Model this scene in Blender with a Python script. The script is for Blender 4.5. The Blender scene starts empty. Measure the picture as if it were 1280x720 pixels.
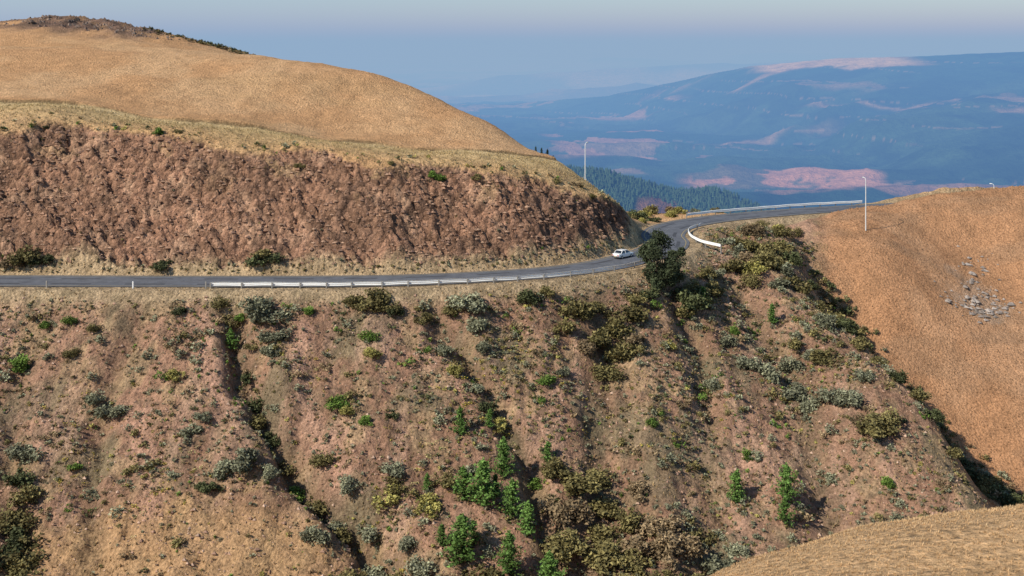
import bpy, math, random, bmesh
import numpy as np
from mathutils import Vector, Matrix
random.seed(7); RNG=np.random.default_rng(11)
scene=bpy.context.scene
scene.view_settings.view_transform='Standard'
scene.view_settings.look='None'
scene.view_settings.exposure=0

# ------------------------------------------------------------------ noise
def _h(a,b,s):
    v=np.sin(a*127.1+b*311.7+s*74.7)*43758.5453
    return v-np.floor(v)
def vn(x,y,s=0):
    xi=np.floor(x); yi=np.floor(y); fx=x-xi; fy=y-yi
    u=fx*fx*fx*(fx*(fx*6-15)+10); v=fy*fy*fy*(fy*(fy*6-15)+10)
    a=_h(xi,yi,s); b=_h(xi+1,yi,s); c=_h(xi,yi+1,s); d=_h(xi+1,yi+1,s)
    return ((a*(1-u)+b*u)*(1-v)+(c*(1-u)+d*u)*v)*2-1
def fbm(x,y,o=4,s=0,g=0.5):
    t=0; a=1; n=0
    for i in range(o):
        t=t+a*vn(x*(2.03**i)+i*17.3,y*(2.03**i)-i*9.1,s+i); n+=a; a*=g
    return t/n
def ridged(x,y,o=4,s=0,g=.5):
    t=0;a=1;n=0
    for i in range(o):
        t=t+a*(1-np.abs(vn(x*(2.03**i)+i*7.3,y*(2.03**i)+i*3.1,s+i))*2); n+=a; a*=g
    return t/n
def sst(a,b,x):
    t=np.clip((x-a)/(b-a),0,1); return t*t*(3-2*t)

# ------------------------------------------------------------------ road centre line
RC=[(-260,196),(-200,188),(-150,184),(-110,181.5),(-81,181),(-43,180.5),(-18,181.5),(1,186),(13,192),(21,200),(27,208.5),(29.5,217),(30,226),(34,236.5),(44,246.5),(60,255.5),(77,262.5),(100,270),(135,279),(180,285),(260,290)]
def catmull(P,step=1.0):
    P=[np.array(p,float) for p in P]; out=[]
    for i in range(len(P)-1):
        p0=P[max(i-1,0)];p1=P[i];p2=P[i+1];p3=P[min(i+2,len(P)-1)]
        n=max(2,int(np.linalg.norm(p2-p1)/step))
        for k in range(n):
            t=k/n
            out.append(.5*((2*p1)+(-p0+p2)*t+(2*p0-5*p1+4*p2-p3)*t*t+(-p0+3*p1-3*p2+p3)*t**3))
    out.append(P[-1]); return np.array(out)
ROAD=catmull(RC)
tan=np.gradient(ROAD,axis=0); tan/=np.linalg.norm(tan,axis=1)[:,None]
NRM=np.stack([-tan[:,1],tan[:,0]],1)
SL=np.concatenate([[0],np.cumsum(np.linalg.norm(np.diff(ROAD,axis=0),axis=1))])
def road_sd(x,y):
    d=np.empty_like(x); s=np.empty_like(x); n_=len(x)
    for i in range(0,n_,20000):
        dx=x[i:i+20000,None]-ROAD[None,:,0]; dy=y[i:i+20000,None]-ROAD[None,:,1]
        k=np.argmin(dx*dx+dy*dy,axis=1); r=np.arange(len(k))
        ex=dx[r,k]; ey=dy[r,k]
        along=ex*tan[k,0]+ey*tan[k,1]
        perp=ex*NRM[k,0]+ey*NRM[k,1]
        along2=np.clip(along,-.7,.7)
        dist=np.sqrt(perp**2+(along-along2)**2)
        d[i:i+20000]=np.where(perp>=0,dist,-dist); s[i:i+20000]=SL[k]+along2
    return d,s

# ------------------------------------------------------------------ natural ground, surveyed points
CP=[(-92.4,205,23.4),(-101,225,25.9),(-117,260,32.3),(-135,300,37.2),(-150,335,35),(-180,400,45),(-220,400,45),(-220,300,38),(-200,225,27),
(-62.7,202.5,21.3),(-69.3,224,22.9),(-80.4,260,30.8),(-92.8,300,36.8),(-103,335,33.5),(-126,400,42.3),(-155,400,47.5),(-91.4,400,34),(-60,400,18),(-150,460,30),(-70,460,10),
(-33.5,198.6,17.7),(-37.5,222,18.9),(-43,255,27.3),(-47.8,283,32.9),(-54,320,27),(-21.9,222,17.4),(-19.4,197.3,16),(-27,275,28.4),(-24.6,250,24),(-31,310,20),
(-14.9,265,24),(-12.5,222,16.9),(-3.5,250,19.4),(-2.8,199.2,13.6),(3.4,238,15.8),(3.2,224,15.6),(9.6,228,13.8),(8.6,205,11.2),(12.4,220,12.1),(15.3,217,9.9),(19,214.5,8.6),(22,213,7.2),
(16,232,8),(21,230,4.5),(23,245,0.5),(10,252,7),(0,275,8),(-15,300,8),(10,300,-5),(30,275,-5),(34,261,-.8),(50,270,-3),(34,290,-12),(75,276,-4),(75,300,-15),(0,340,-15),(40,360,-35),
(88,254,2.4),(80,252,1.4),(100,255,3.9),(115,256,4.5),(132,258,5),(165,262,6),(200,262,5),(100,290,-3),(130,295,-1),(110,325,-14),(170,320,-6),
(74,238,-1.2),(60,235,-4.0),(94.5,240,-6.6),(93.4,229,-13.6),(72.7,224.6,-9),(109,242,-3.8),(101,225,-16.8),(93,207,-27),(150,240,-3),(140,205,-25),(150,160,-45),(190,200,-30),
(64,218,-17.5),(70,206,-26),(78,196,-35.5),(86,188,-41),(96,170,-47),(100,140,-53),
(56,232,-2.2),(50,240,-1.2),(62,246,-1.2),(53.7,212,-6.2),(56.1,190,-11.1),(58.5,178,-13.7),(60.3,168,-16.4),(62.2,150,-23.1),(63,140,-29),(64,125,-38),(66,190,-22),(70,170,-30),(72,150,-36),
(21.4,190,-3.1),(19.4,172,-10.2),(17.8,158,-17.4),(16.5,147,-24),(15.5,138,-27),(36.6,200,-3.8),(32.6,178,-11.8),(29.4,161,-18.5),(27,148,-24.4),(25.4,139,-27.5),(50.6,225,-1),(45.9,204,-4.6),(46,182,-12.9),(41.2,163,-19.2),(37.7,149,-24.8),(52.4,162,-18.4),(48.2,149,-24.8),(40,216,-1.2),
(0,100,-42),(-80,100,-42),(60,100,-48),(140,100,-52),(0,75,-30),(-80,70,-25),(0,0,35.2),(0,-25,38),(60,-20,36),(-60,-20,36),(0,20,24),(0,45,10),(-60,20,22),(-60,50,0),(8,18,26.2),(15.7,35,20.9),(7.3,45,15.9),(14.1,49,15.9),(22.5,50,16.5),(27.5,50,17.6),(40,50,18.5),(22,60,8),(12,58,6),(36,62,9),(22,75,-10),(50,75,-10),(60,40,24)]
for x in (-98,-72,-45,-22):
    CP+= [(x,172,-2.6),(x,164,-7.9),(x,153,-15.7),(x,143,-22.3),(x,136,-26.1),(x,120,-34)]
CP+=[(2,178,-3),(1.2,167,-8.8),(1,155,-16.4),(1,145,-23.2),(1,137,-26.9),(0,120,-35),(-130,172,-3),(-130,140,-24),(-200,160,-8),(-200,100,-40)]
CP=np.array(CP,float)
def tps_fit(P):
    n=len(P); r=np.hypot(P[:,None,0]-P[None,:,0],P[:,None,1]-P[None,:,1])/100
    K=np.where(r>0,r*r*np.log(r+1e-12),0)+np.eye(n)*1e-5
    Q=np.c_[np.ones(n),P[:,0]/100,P[:,1]/100]
    A=np.block([[K,Q],[Q.T,np.zeros((3,3))]])
    return np.linalg.solve(A,np.r_[P[:,2],0,0,0])
W=tps_fit(CP)
def tps(x,y):
    out=W[len(CP)]+W[len(CP)+1]*x/100+W[len(CP)+2]*y/100
    for i in range(len(CP)):
        r2=((x-CP[i,0])**2+(y-CP[i,1])**2)/1e4
        out=out+W[i]*r2*.5*np.log(r2+1e-12)
    return out

# ------------------------------------------------------------------ distant country
BX=[-9000,-348,675,1107,1477,1960,2377,2790,3629,9000]; BY=[9500,9000,8000,7500,7000,6800,6500,6200,6000,6000]; BZ=[-440,-425,-300,-174,-71,-22,-6,22,34,50]
def far_h(x,y):
    r=np.hypot(x,y)
    z=np.interp(r,[0,450,1500,2500,9000,14000,90000],[-60,-95,-300,-400,-450,-650,-720])
    zA=np.interp(x,[-3000,-200,134,295,366,450,700,3000],[-130,-165,-184,-214,-218,-246,-335,-420])-.3*np.abs(y-2050)+14*fbm(x/160,y/160,3,5)
    yr=np.interp(x,BX,BY); zr=np.interp(x,BX,BZ); dy=yr-y
    m=np.clip(np.abs(dy)/1600,.06,1)
    xr=x*.8+y*.45; yr2=-x*.45+y*.8
    rel=ridged(xr/1500,yr2/700,5,31)*100+fbm(x/300,y/300,4,9)*20
    zB=zr-np.where(dy>0,.097*dy,-.15*dy*1.0)+rel*m-25*m
    z=z+ (45*ridged(x/700,y/500,5,33)+20)*sst(2500,3200,y)
    zC=np.interp(x,[-9000,-1519,-506,760,2405,3291,4557,20000],[-560,-558,-444,-343,-254,-216,-166,-100])-.12*np.abs(y-18000)+60*fbm(x/1100,y/1100,4,3)
    zE=np.interp(x,[-9000,-1500,0,900,1800,2600,9000],[-560,-560,-470,-400,-360,-330,-200])-.1*np.abs(y-12500)+50*ridged(x/900,y/700,4,13)
    zD=np.interp(x,[-20000,-3938,-985,1477,2954,5169,7630,11322,16245,40000],[-650,-640,-560,-357,-209,-308,-160,-110,-200,-200])-.1*np.abs(y-35000)+90*fbm(x/2500,y/2500,4,4)
    z=np.maximum(z,zA); z=np.maximum(z,np.maximum(zB,np.maximum(zC,zD))); z=np.maximum(z,zE)
    return z

GUL=[([(-43,174),(-40.7,170),(-38,162),(-33.5,156.5),(-28,149),(-20,143),(-13,136),(-8,120)],4.0,1.9),
     ([(-14,176),(-11.6,172),(-6,165),(-3,160),(2,153),(4,146),(6,136),(4,120)],2.2,1.6),
     ([(-55,172),(-57,160),(-55,150),(-52,140),(-50,125)],1.4,1.8),
     ([(12,184),(14,172),(12,160),(11,148),(9,136)],1.8,2.5),
     ([(40,200),(43,186),(44,172),(43,160),(42,148),(40,136)],1.9,2.6),
     ([(27,190),(30,178),(28,164),(27,150),(24,138)],1.4,2.2),
     ([(-68,173),(-70,160),(-66,148),(-60,138)],1.3,1.8)]
def seg_dist(x,y,pl):
    best=np.full_like(x,1e9)
    for (ax,ay),(bx,by) in zip(pl[:-1],pl[1:]):
        vx,vy=bx-ax,by-ay; t=np.clip(((x-ax)*vx+(y-ay)*vy)/(vx*vx+vy*vy),0,1)
        best=np.minimum(best,np.hypot(x-ax-t*vx,y-ay-t*vy))
    return best
TRX=[-200,-150,-101,-85,-69.3,-37.5,-21.9,-12.5,3.2,9]; TRY=[232,229,226,226.5,224,222,221.5,221.5,224,228]
def ridge_x(y): return np.interp(y,[100,130,150,168,190,212,225,234,250],[64,63,62.2,60.3,56.5,55,58,62,66])
def masks(x,y):
    d,s=road_sd(x,y); T=tps(x,y)
    bo=np.where(d>0,5.0,6.6)
    hd=np.abs(d)
    k=1.22+.12*vn(s/14,s*0,3)+.35*sst(6,16,x)
    cut=np.where(d>0,k,0.9*sst(28,44,x))*np.maximum(hd-bo,0); fill=-.8*np.maximum(hd-bo,0)
    cut=np.where((d<0)&(hd>40),99.,cut)
    return d,s,T,cut,fill,bo
def height(x,y,full=False):
    x=np.asarray(x,float);y=np.asarray(y,float)
    d,s,T,cut,fill,bo=masks(x,y); hd=np.abs(d)
    south=sst(0,4,-d)*sst(120,134,y)
    scrub=south*(1-sst(-1,5,x-ridge_x(y)))
    ws=s+1.6*fbm(s/4,d/3,3,20)+.5*d; wd=d+1.3*fbm(s/3,d/3,3,24)
    bil=-ridged(ws/3.4,wd/2.3,4,27,.6)
    fin=-ridged(ws/1.2,wd/.75,3,29,.65)
    off=1.9*ridged(ws/12,wd/8,3,21)+1.3*bil+.8*fin
    bankband=sst(0,2.2,hd-bo)*(d>0)
    cut2=cut+off*bankband+.1*bankband
    t2=T+ .5*fbm(x/9,y/9,3,14)
    ty=np.interp(x,TRX,TRY); dt=y-ty-.7*fbm(x/5,y/50,3,78)
    t2=t2+(d>0)*(x<9)*.75*(.75+.5*vn(x/9,x*0,79))*sst(-.3,.8,dt)*np.exp(-np.maximum(dt,0)/18)
    e=1.0
    z=np.minimum(cut2,t2)-e*.25*np.exp(-np.minimum((cut2-t2)/e,20)**2)
    z=np.maximum(z,np.where(z<0,fill,z))
    bank=sst(-.3,.7,(t2-cut2))*bankband
    free=sst(0.3,3,hd-bo)
    n=scrub*(.85*fbm(x/6.5,y/8,3,1)+.8*vn(x/4,y/22,8)+.75*fbm(x/1.9,y/1.9,4,2,.62)+.18*vn(x/.6,y/.6,6))*(.25+.75*sst(0,8,hd-bo))
    rh=south*(1-(1-sst(-1,5,x-ridge_x(y))))
    n=n+rh*(.45*fbm(x/6,y/6,3,41)+.14*fbm(x/1.1,y/1.1,2,42))
    up=(d>0)*(1-bank)
    n=n+up*(.10*fbm(x/1.2,y/1.2,2,51)+.3*fbm(x/12,y/12,2,53))
    lip=(d>0)*(1-bank)*np.exp(-np.maximum(cut2-t2,0)/5)
    n=n+lip*.45*fbm(x/1.5,y/1.5,3,52)
    for pl,dep,w in GUL:
        q=seg_dist(x+1.3*fbm(x/4,y/4,2,71),y,pl); n=n-scrub*dep*np.exp(-(q/w)**2)*sst(0,5,hd-bo)
    summ=sst(36,42,T)*sst(360,378,y)
    n=n+summ*(1.6*ridged(x/7,y/7,4,61))
    z=z+n*free-.09*(1-free)
    b=np.maximum(sst(430,500,y),np.maximum(sst(215,250,x),sst(240,280,-x)))
    z=z*(1-b)+far_h(x,y)*b
    if full: return z,dict(d=d,s=s,T=T,bank=bank,scrub=scrub,rh=rh,dt=dt,summ=summ,lip=lip,hd=hd,bo=bo,south=south,bil=bil,fin=fin)
    return z
def H1(x,y): return float(height(np.array([x]),np.array([y]))[0])

# ------------------------------------------------------------------ mesh helpers
def link(o): scene.collection.objects.link(o); return o
def fast_mesh(name,V,F,C=None,smooth=False):
    V=np.ascontiguousarray(V,np.float32);F=np.ascontiguousarray(F,np.int32); k=F.shape[1]
    me=bpy.data.meshes.new(name)
    me.vertices.add(len(V)); me.vertices.foreach_set('co',V.ravel())
    me.loops.add(F.size); me.loops.foreach_set('vertex_index',F.ravel())
    me.polygons.add(len(F)); me.polygons.foreach_set('loop_start',np.arange(0,F.size,k,dtype=np.int32))
    try: me.polygons.foreach_set('loop_total',np.full(len(F),k,np.int32))
    except Exception: pass
    me.polygons.foreach_set('use_smooth',np.full(len(F),smooth,bool))
    if C is not None:
        a=me.attributes.new('Col','FLOAT_COLOR','POINT'); CC=np.ones((len(V),4),np.float32); CC[:,:C.shape[1]]=C; a.data.foreach_set('color',CC.ravel())
    me.update(calc_edges=True); me.validate()
    return me
def grid_faces(nx,ny):
    i=np.arange(nx-1); j=np.arange(ny-1); I,J=np.meshgrid(i,j)
    a=(J*nx+I).ravel()
    return np.stack([a,a+1,a+nx+1,a+nx],1)

# ------------------------------------------------------------------ materials
def newmat(name):
    m=bpy.data.materials.new(name); m.use_nodes=True; nt=m.node_tree; b=nt.nodes['Principled BSDF']
    b.inputs['Specular IOR Level'].default_value=.15
    return m,nt,b
def N(nt,t,**k):
    n=nt.nodes.new(t)
    for a,v in k.items(): setattr(n,a,v)
    return n
def noise_fac(nt,scale,lo,hi,detail=4,rough=.65,fmin=.3,fmax=.7):
    g=N(nt,'ShaderNodeNewGeometry'); no=N(nt,'ShaderNodeTexNoise'); no.inputs['Scale'].default_value=scale; no.inputs['Detail'].default_value=detail; no.inputs['Roughness'].default_value=rough
    nt.links.new(g.outputs['Position'],no.inputs['Vector'])
    mr=N(nt,'ShaderNodeMapRange'); mr.inputs[1].default_value=fmin;mr.inputs[2].default_value=fmax;mr.inputs[3].default_value=lo;mr.inputs[4].default_value=hi
    nt.links.new(no.outputs['Fac'],mr.inputs[0]); return mr.outputs[0],no.outputs['Fac']
def math_(nt,op,a,b,c=None):
    m=N(nt,'ShaderNodeMath',operation=op)
    for i,v in enumerate((a,b,c)):
        if v is None: continue
        if isinstance(v,(int,float)): m.inputs[i].default_value=v
        else: nt.links.new(v,m.inputs[i])
    return m.outputs[0]
def terrain_mat(name,scales,bump_scale,bump_dist,strength=.8,vor=None,rock=False):
    m,nt,b=newmat(name); b.inputs['Roughness'].default_value=.95; b.inputs['Specular IOR Level'].default_value=.03
    at=N(nt,'ShaderNodeAttribute',attribute_name='Col')
    f=None
    for sc,lo,hi in scales:
        o,_=noise_fac(nt,sc,lo,hi); f=o if f is None else math_(nt,'MULTIPLY',f,o)
    _,raw=noise_fac(nt,bump_scale,0,1,detail=6,rough=.75)
    h=raw
    g=N(nt,'ShaderNodeNewGeometry')
    if vor:
        v=N(nt,'ShaderNodeTexVoronoi'); v.inputs['Scale'].default_value=vor; nt.links.new(g.outputs['Position'],v.inputs['Vector'])
        h=math_(nt,'MULTIPLY_ADD',v.outputs['Distance'],-.3,raw)
    if rock:
        v2=N(nt,'ShaderNodeTexVoronoi'); v2.inputs['Scale'].default_value=1.15; nt.links.new(g.outputs['Position'],v2.inputs['Vector'])
        t=math_(nt,'MULTIPLY',v2.outputs['Distance'],at.outputs['Alpha']); h=math_(nt,'MULTIPLY_ADD',t,-.9,h)
        sp=N(nt,'ShaderNodeSeparateColor'); nt.links.new(v2.outputs['Color'],sp.inputs[0])
        k=math_(nt,'MULTIPLY_ADD',sp.outputs[0],.7,-.35); k=math_(nt,'MULTIPLY',k,at.outputs['Alpha']); k=math_(nt,'ADD',k,1.0); f=math_(nt,'MULTIPLY',f,k)
    vs=N(nt,'ShaderNodeVectorMath',operation='SCALE'); nt.links.new(at.outputs['Color'],vs.inputs[0]); nt.links.new(f,vs.inputs['Scale'])
    nt.links.new(vs.outputs[0],b.inputs['Base Color'])
    bp=N(nt,'ShaderNodeBump'); bp.inputs['Strength'].default_value=strength; bp.inputs['Distance'].default_value=bump_dist
    nt.links.new(h,bp.inputs['Height']); nt.links.new(bp.outputs[0],b.inputs['Normal'])
    return m
M_near=terrain_mat('hillside_soil_and_grass',[(3.0,.55,1.45),(.35,.85,1.15)],1.5,.65,.9,vor=2.4,rock=True)
M_far=terrain_mat('distant_forest_and_veld',[(.012,.7,1.3),(.06,.8,1.2)],.012,50,.8)
def plain(name,col,rough=.6,metal=0,spec=.3,nscale=None,nl=.85,nh=1.1):
    m,nt,b=newmat(name); b.inputs['Base Color'].default_value=(*col,1); b.inputs['Roughness'].default_value=rough; b.inputs['Metallic'].default_value=metal; b.inputs['Specular IOR Level'].default_value=spec
    if nscale:
        f,_=noise_fac(nt,nscale,nl,nh); vs=N(nt,'ShaderNodeVectorMath',operation='SCALE'); vs.inputs[0].default_value=col; nt.links.new(f,vs.inputs['Scale']); nt.links.new(vs.outputs[0],b.inputs['Base Color'])
    return m
def leafmat():
    m,nt,b=newmat('foliage'); at=N(nt,'ShaderNodeAttribute',attribute_name='Col'); b.inputs['Roughness'].default_value=.75
    oi=N(nt,'ShaderNodeObjectInfo'); mr=N(nt,'ShaderNodeMapRange'); mr.inputs[3].default_value=.75; mr.inputs[4].default_value=1.25
    nt.links.new(oi.outputs['Random'],mr.inputs[0]); vs=N(nt,'ShaderNodeVectorMath',operation='SCALE'); nt.links.new(at.outputs['Color'],vs.inputs[0]); nt.links.new(mr.outputs[0],vs.inputs['Scale'])
    nt.links.new(vs.outputs[0],b.inputs['Base Color']); return m
M_leaf=leafmat()

# ------------------------------------------------------------------ near terrain
def axis(parts):
    out=[]
    for a,b,st in parts: out+=list(np.arange(a,b,st))
    out.append(parts[-1][1]); return np.array(out)
gx=axis([(-280,-150,3.),(-150,-95,1.2),(-95,66,.34),(66,125,.6),(125,250,2.2)])
gy=axis([(-40,25,2.),(25,62,.5),(62,130,2.),(130,186,.34),(186,210,.19),(210,232,.36),(232,262,.6),(262,330,1.4),(330,420,1.2),(420,520,3.)])
X,Y=np.meshgrid(gx,gy); xf=X.ravel(); yf=Y.ravel()
zf,mk=height(xf,yf,True)
one=np.ones((len(xf),1))
def C3(r,g,b): return np.array([r,g,b])[None,:]
def mixc(a,b,t): return a*(1-t[:,None])+b*t[:,None]
n1=fbm(xf/14,yf/14,4,101); n2=fbm(xf/3,yf/3,4,102); n3=fbm(xf/.9,yf/.9,3,103); n4=fbm(xf/30,yf/9,3,104)
grass=mixc(C3(.56,.315,.155)*one,C3(.62,.38,.20),sst(-.4,.4,n1))
grass=mixc(grass,C3(.47,.265,.13),sst(.1,.55,n3)*.5)
grass=mixc(grass,C3(.45,.28,.14),sst(.15,.5,n4)*.35)
grass=mixc(grass,C3(.64,.41,.215),(yf<75)*.85)
rhill=mixc(C3(.49,.26,.135)*one,C3(.41,.22,.115),sst(-.2,.5,n2))
rhill=mixc(rhill,C3(.55,.32,.18),sst(.1,.5,n1)*.6)
rhill=mixc(rhill,C3(.36,.22,.13),sst(.1,.5,fbm(xf/20,yf/6,3,107))*.5)
rhill=mixc(rhill,C3(.38,.28,.20),sst(1.1,.3,((xf-94)/6)**2+((yf-230)/7)**2+.9*n2)*.55)
rhm=np.clip(mk['rh']*sst(120,150,yf)+ (xf>62)*(yf>225)*(mk['d']<-5)*1.0,0,1)
col=mixc(grass,rhill,rhm)
lipm=sst(-30,-2,mk['dt'])*(1-sst(-.2,.5,mk['dt']))*(mk['d']>5)*(xf<24)
strip=mixc(C3(.64,.46,.22)*one,C3(.46,.33,.16),sst(-.05,.4,n2)); strip=mixc(strip,C3(.22,.17,.10),sst(.2,.5,fbm(xf/2.5,yf/2.5,3,108))*.5)
strip=mixc(strip,C3(.70,.52,.28),sst(-5,-2.5,mk['dt'])*.5)
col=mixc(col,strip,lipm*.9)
col=mixc(col,C3(.17,.115,.06),sst(-.6,-.1,mk['dt'])*(1-sst(.3,.8,mk['dt']))*(mk['d']>0)*(xf<9)*(.35+.5*sst(-.35,.25,fbm(xf/4,yf/4,3,109))))  # track line, with the grass shadow along it painted in as dark brown
sc=mixc(C3(.40,.23,.15)*one,C3(.31,.18,.115),sst(-.3,.3,n1))
sc=mixc(sc,C3(.44,.30,.17),sst(.0,.45,n2)*.75)
sc=mixc(sc,C3(.22,.18,.11),sst(.05,.45,fbm(xf/5,yf/8,4,110))*.7)
sc=mixc(sc,C3(.50,.31,.215),sst(.1,.5,fbm(xf/3,yf/12,4,111))*.6)
sc=mixc(sc,C3(.18,.135,.085),sst(.05,.4,n3)*.5)
gp=sst(.0,1,1.3-((xf+40)/24)**2-((yf-138.5)/7.5)**2+.5*n2)
sc=mixc(sc,C3(.51,.315,.16),gp*.8)
for pl_,w_ in (([(-31,168),(-30.5,162),(-27,155),(-22,148)],1.4),([(-52,156),(-48,150),(-46,144)],1.5),([(38,197),(40,190),(43,184)],1.3),([(-12,170),(-9,164),(-7,160)],.9),([(-46,170),(-45,164),(-41,158)],1.2)):
    pk=seg_dist(xf+fbm(xf/2,yf/2,2,112),yf,pl_); sc=mixc(sc,C3(.55,.32,.22),np.exp(-(pk/w_)**2)*.75)
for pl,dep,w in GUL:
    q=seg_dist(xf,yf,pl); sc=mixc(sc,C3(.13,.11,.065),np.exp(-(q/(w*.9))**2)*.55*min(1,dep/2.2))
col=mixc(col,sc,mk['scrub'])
s_=mk['s'];d_=mk['d']
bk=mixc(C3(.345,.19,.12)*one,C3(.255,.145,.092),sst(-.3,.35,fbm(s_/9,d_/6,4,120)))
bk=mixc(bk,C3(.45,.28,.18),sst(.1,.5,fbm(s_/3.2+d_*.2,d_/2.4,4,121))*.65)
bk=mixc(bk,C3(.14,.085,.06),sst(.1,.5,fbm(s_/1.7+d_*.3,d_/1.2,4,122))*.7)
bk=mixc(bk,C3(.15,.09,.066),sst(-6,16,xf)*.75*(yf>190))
bk=mixc(bk,C3(.40,.27,.14),sst(.1,.4,fbm(s_/6,d_/3,3,124))*sst(-5,-1.5,zf-mk['T'])*.5*sst(8,-6,xf))
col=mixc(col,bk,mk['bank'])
vg=(1-sst(1.,3,mk['hd']-mk['bo']))*(mk['hd']>3)
vcol=mixc(C3(.50,.37,.22)*one,C3(.33,.245,.145),sst(-.2,.3,n3))
col=mixc(col,vcol,vg*.85)
rk=mixc(C3(.21,.13,.095)*one,C3(.11,.075,.06),sst(-.2,.3,n2))
col=mixc(col,rk,mk['summ']*sst(-.35,.1,n1)*.95)
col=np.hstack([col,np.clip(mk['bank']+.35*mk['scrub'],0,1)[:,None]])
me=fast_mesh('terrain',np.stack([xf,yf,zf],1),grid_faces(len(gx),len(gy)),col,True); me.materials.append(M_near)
link(bpy.data.objects.new('terrain',me))

# ------------------------------------------------------------------ distant terrain
ang=np.radians(axis([(-75,-8,1.5),(-8,26,.055),(26,75,1.5)]))
rr=[]; r=430.
while r<2600: rr.append(r); r+=28
while r<9300: rr.append(r); r+=24
while r<90000: rr.append(r); r*=1.02
rr=np.array(rr)
A,R=np.meshgrid(ang,rr); xf2=(R*np.sin(A)).ravel(); yf2=(R*np.cos(A)).ravel(); zf2=far_h(xf2,yf2)
inside=(np.abs(xf2)<225)&(yf2<480); zf2=np.where(inside,zf2-25,zf2)
m1=fbm(xf2/420,yf2/420,5,201); m2=fbm(xf2/1400,yf2/900,4,202); m3=fbm(xf2/90,yf2/90,3,203); m4=fbm(xf2/220+m1,yf2/300,4,209)
c=np.ones((len(xf2),1))*C3(.022,.06,.045)
c=mixc(c,C3(.05,.10,.07),sst(-.1,.3,m2)*.7)
c=mixc(c,C3(.012,.03,.025),sst(.05,.3,m4)*.6)
clear=sst(.27,.30,m1+.1*m3)*sst(.1,.3,m2)
c=mixc(c,C3(.38,.25,.19),clear*.5)
brk=.2+.8*sst(-.10,.02,m4+.3*m3)
band=sst(3450,3500,yf2+240*m4)*(1-sst(3800,3850,yf2+330*m1+60*m3))*sst(520,620,xf2)*(1-sst(1180,1260,xf2+120*m4))
c=mixc(c,C3(.46,.25,.18),band*brk)
band=sst(3150,3200,yf2+90*m4)*(1-sst(3400,3450,yf2+160*m1))*sst(700,760,xf2)*(1-sst(1500,1700,xf2))
c=mixc(c,C3(.27,.165,.125),band*.9*sst(-.15,.05,m4))
dr=-np.abs(yf2-np.interp(xf2,BX,BY)+120)
top=sst(-300,-230,dr+200*m4)*sst(1450,1600,xf2+200*m1)*(1-sst(2150,2350,xf2))
c=mixc(c,C3(.56,.42,.31),top*.9)
for (ax_,ay_,bx_,by_,w_) in ((1250,6500,1700,6750,50),(1500,5600,2100,5200,28),(2000,4600,2700,4300,32),(900,5000,1300,5300,26)):
    q=seg_dist(xf2+90*m4,yf2+120*m1,[(ax_,ay_),(bx_,by_)]); c=mixc(c,C3(.42,.29,.22),np.exp(-(q/w_)**2)*.6)
b3=sst(6700,6900,yf2+250*m4)*(1-sst(7300,7450,yf2+300*m1))*sst(100,300,xf2)*(1-sst(900,1100,xf2))
c=mixc(c,C3(.48,.30,.23),b3*.6*sst(.0,.2,m4))
b4=sst(4200,4300,yf2)*(1-sst(5600,5800,yf2))*sst(100,250,xf2)*(1-sst(750,950,xf2))
c=mixc(c,C3(.42,.245,.19),b4*.7*sst(.1,.14,m4+.2*m3))
lines=np.abs(((zf2+25*fbm(xf2/600,yf2/600,2,207))/60)%1-.5)
c=mixc(c,C3(.38,.28,.22),(lines<.02)*(yf2>2900)*(yf2<9000)*sst(-.1,.15,fbm(xf2/800,yf2/800,3,208))*.4)
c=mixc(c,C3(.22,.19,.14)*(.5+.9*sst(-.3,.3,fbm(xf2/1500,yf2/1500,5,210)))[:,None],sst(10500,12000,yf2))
clr=sst(1.,.6,((xf2-265)/60)**2+((yf2-1930)/55)**2+.5*m3)
c=mixc(c,C3(.24,.13,.09)*(1+.5*m3)[:,None],clr)
me=fast_mesh('distant_hills',np.stack([xf2,yf2,zf2],1),grid_faces(len(ang),len(rr)),c,True); me.materials.append(M_far)
link(bpy.data.objects.new('distant_hills',me))

# ------------------------------------------------------------------ road surface
def ribbon(o1,o2,z):
    V=[];F=[]
    for i in range(len(ROAD)):
        a=ROAD[i]+NRM[i]*o1; b=ROAD[i]+NRM[i]*o2
        V+= [(a[0],a[1],z),(b[0],b[1],z)]
        if i: k=2*i; F.append((k-2,k,k+1,k-1))
    return V,F
def pymesh(name,V,F,mat=None):
    me=bpy.data.meshes.new(name); me.from_pydata([tuple(v) for v in V],[],F); me.update()
    if mat: me.materials.append(mat)
    return me
M_as=plain('asphalt',(.12,.125,.14),.85,0,.2,.5,.75,1.25)
M_white=plain('worn_road_paint',(.24,.24,.24),.7,0,.3,3,.5,1.1)
M_yel=plain('yellow_road_paint',(.42,.32,.14),.7,0,.3,3,.6,1.1)
V,F=ribbon(-4.3,4.3,0)
road=link(bpy.data.objects.new('road',pymesh('road',V,F,M_as)))
for nm,a,b,mt in [('centre_line',-.06,.06,M_white),('edge_line_outer',-3.72,-3.58,M_yel),('edge_line_inner',3.58,3.72,M_yel)]:
    V,F=ribbon(a,b,.008); o=link(bpy.data.objects.new(nm,pymesh(nm,V,F,mt))); o.parent=road
M_tar=plain('tar_patch',(.07,.072,.08),.8,0,.2,.8,.8,1.2)
for o1,o2 in ((-2.6,-1.9),(1.5,2.1)):
    V,F=ribbon(o1,o2,.004); F=[f for i,f in enumerate(F) if (i*7919%11)>4]; o=link(bpy.data.objects.new('wheel_track',pymesh('wheel_track',V,F,M_tar))); o.parent=road

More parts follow.
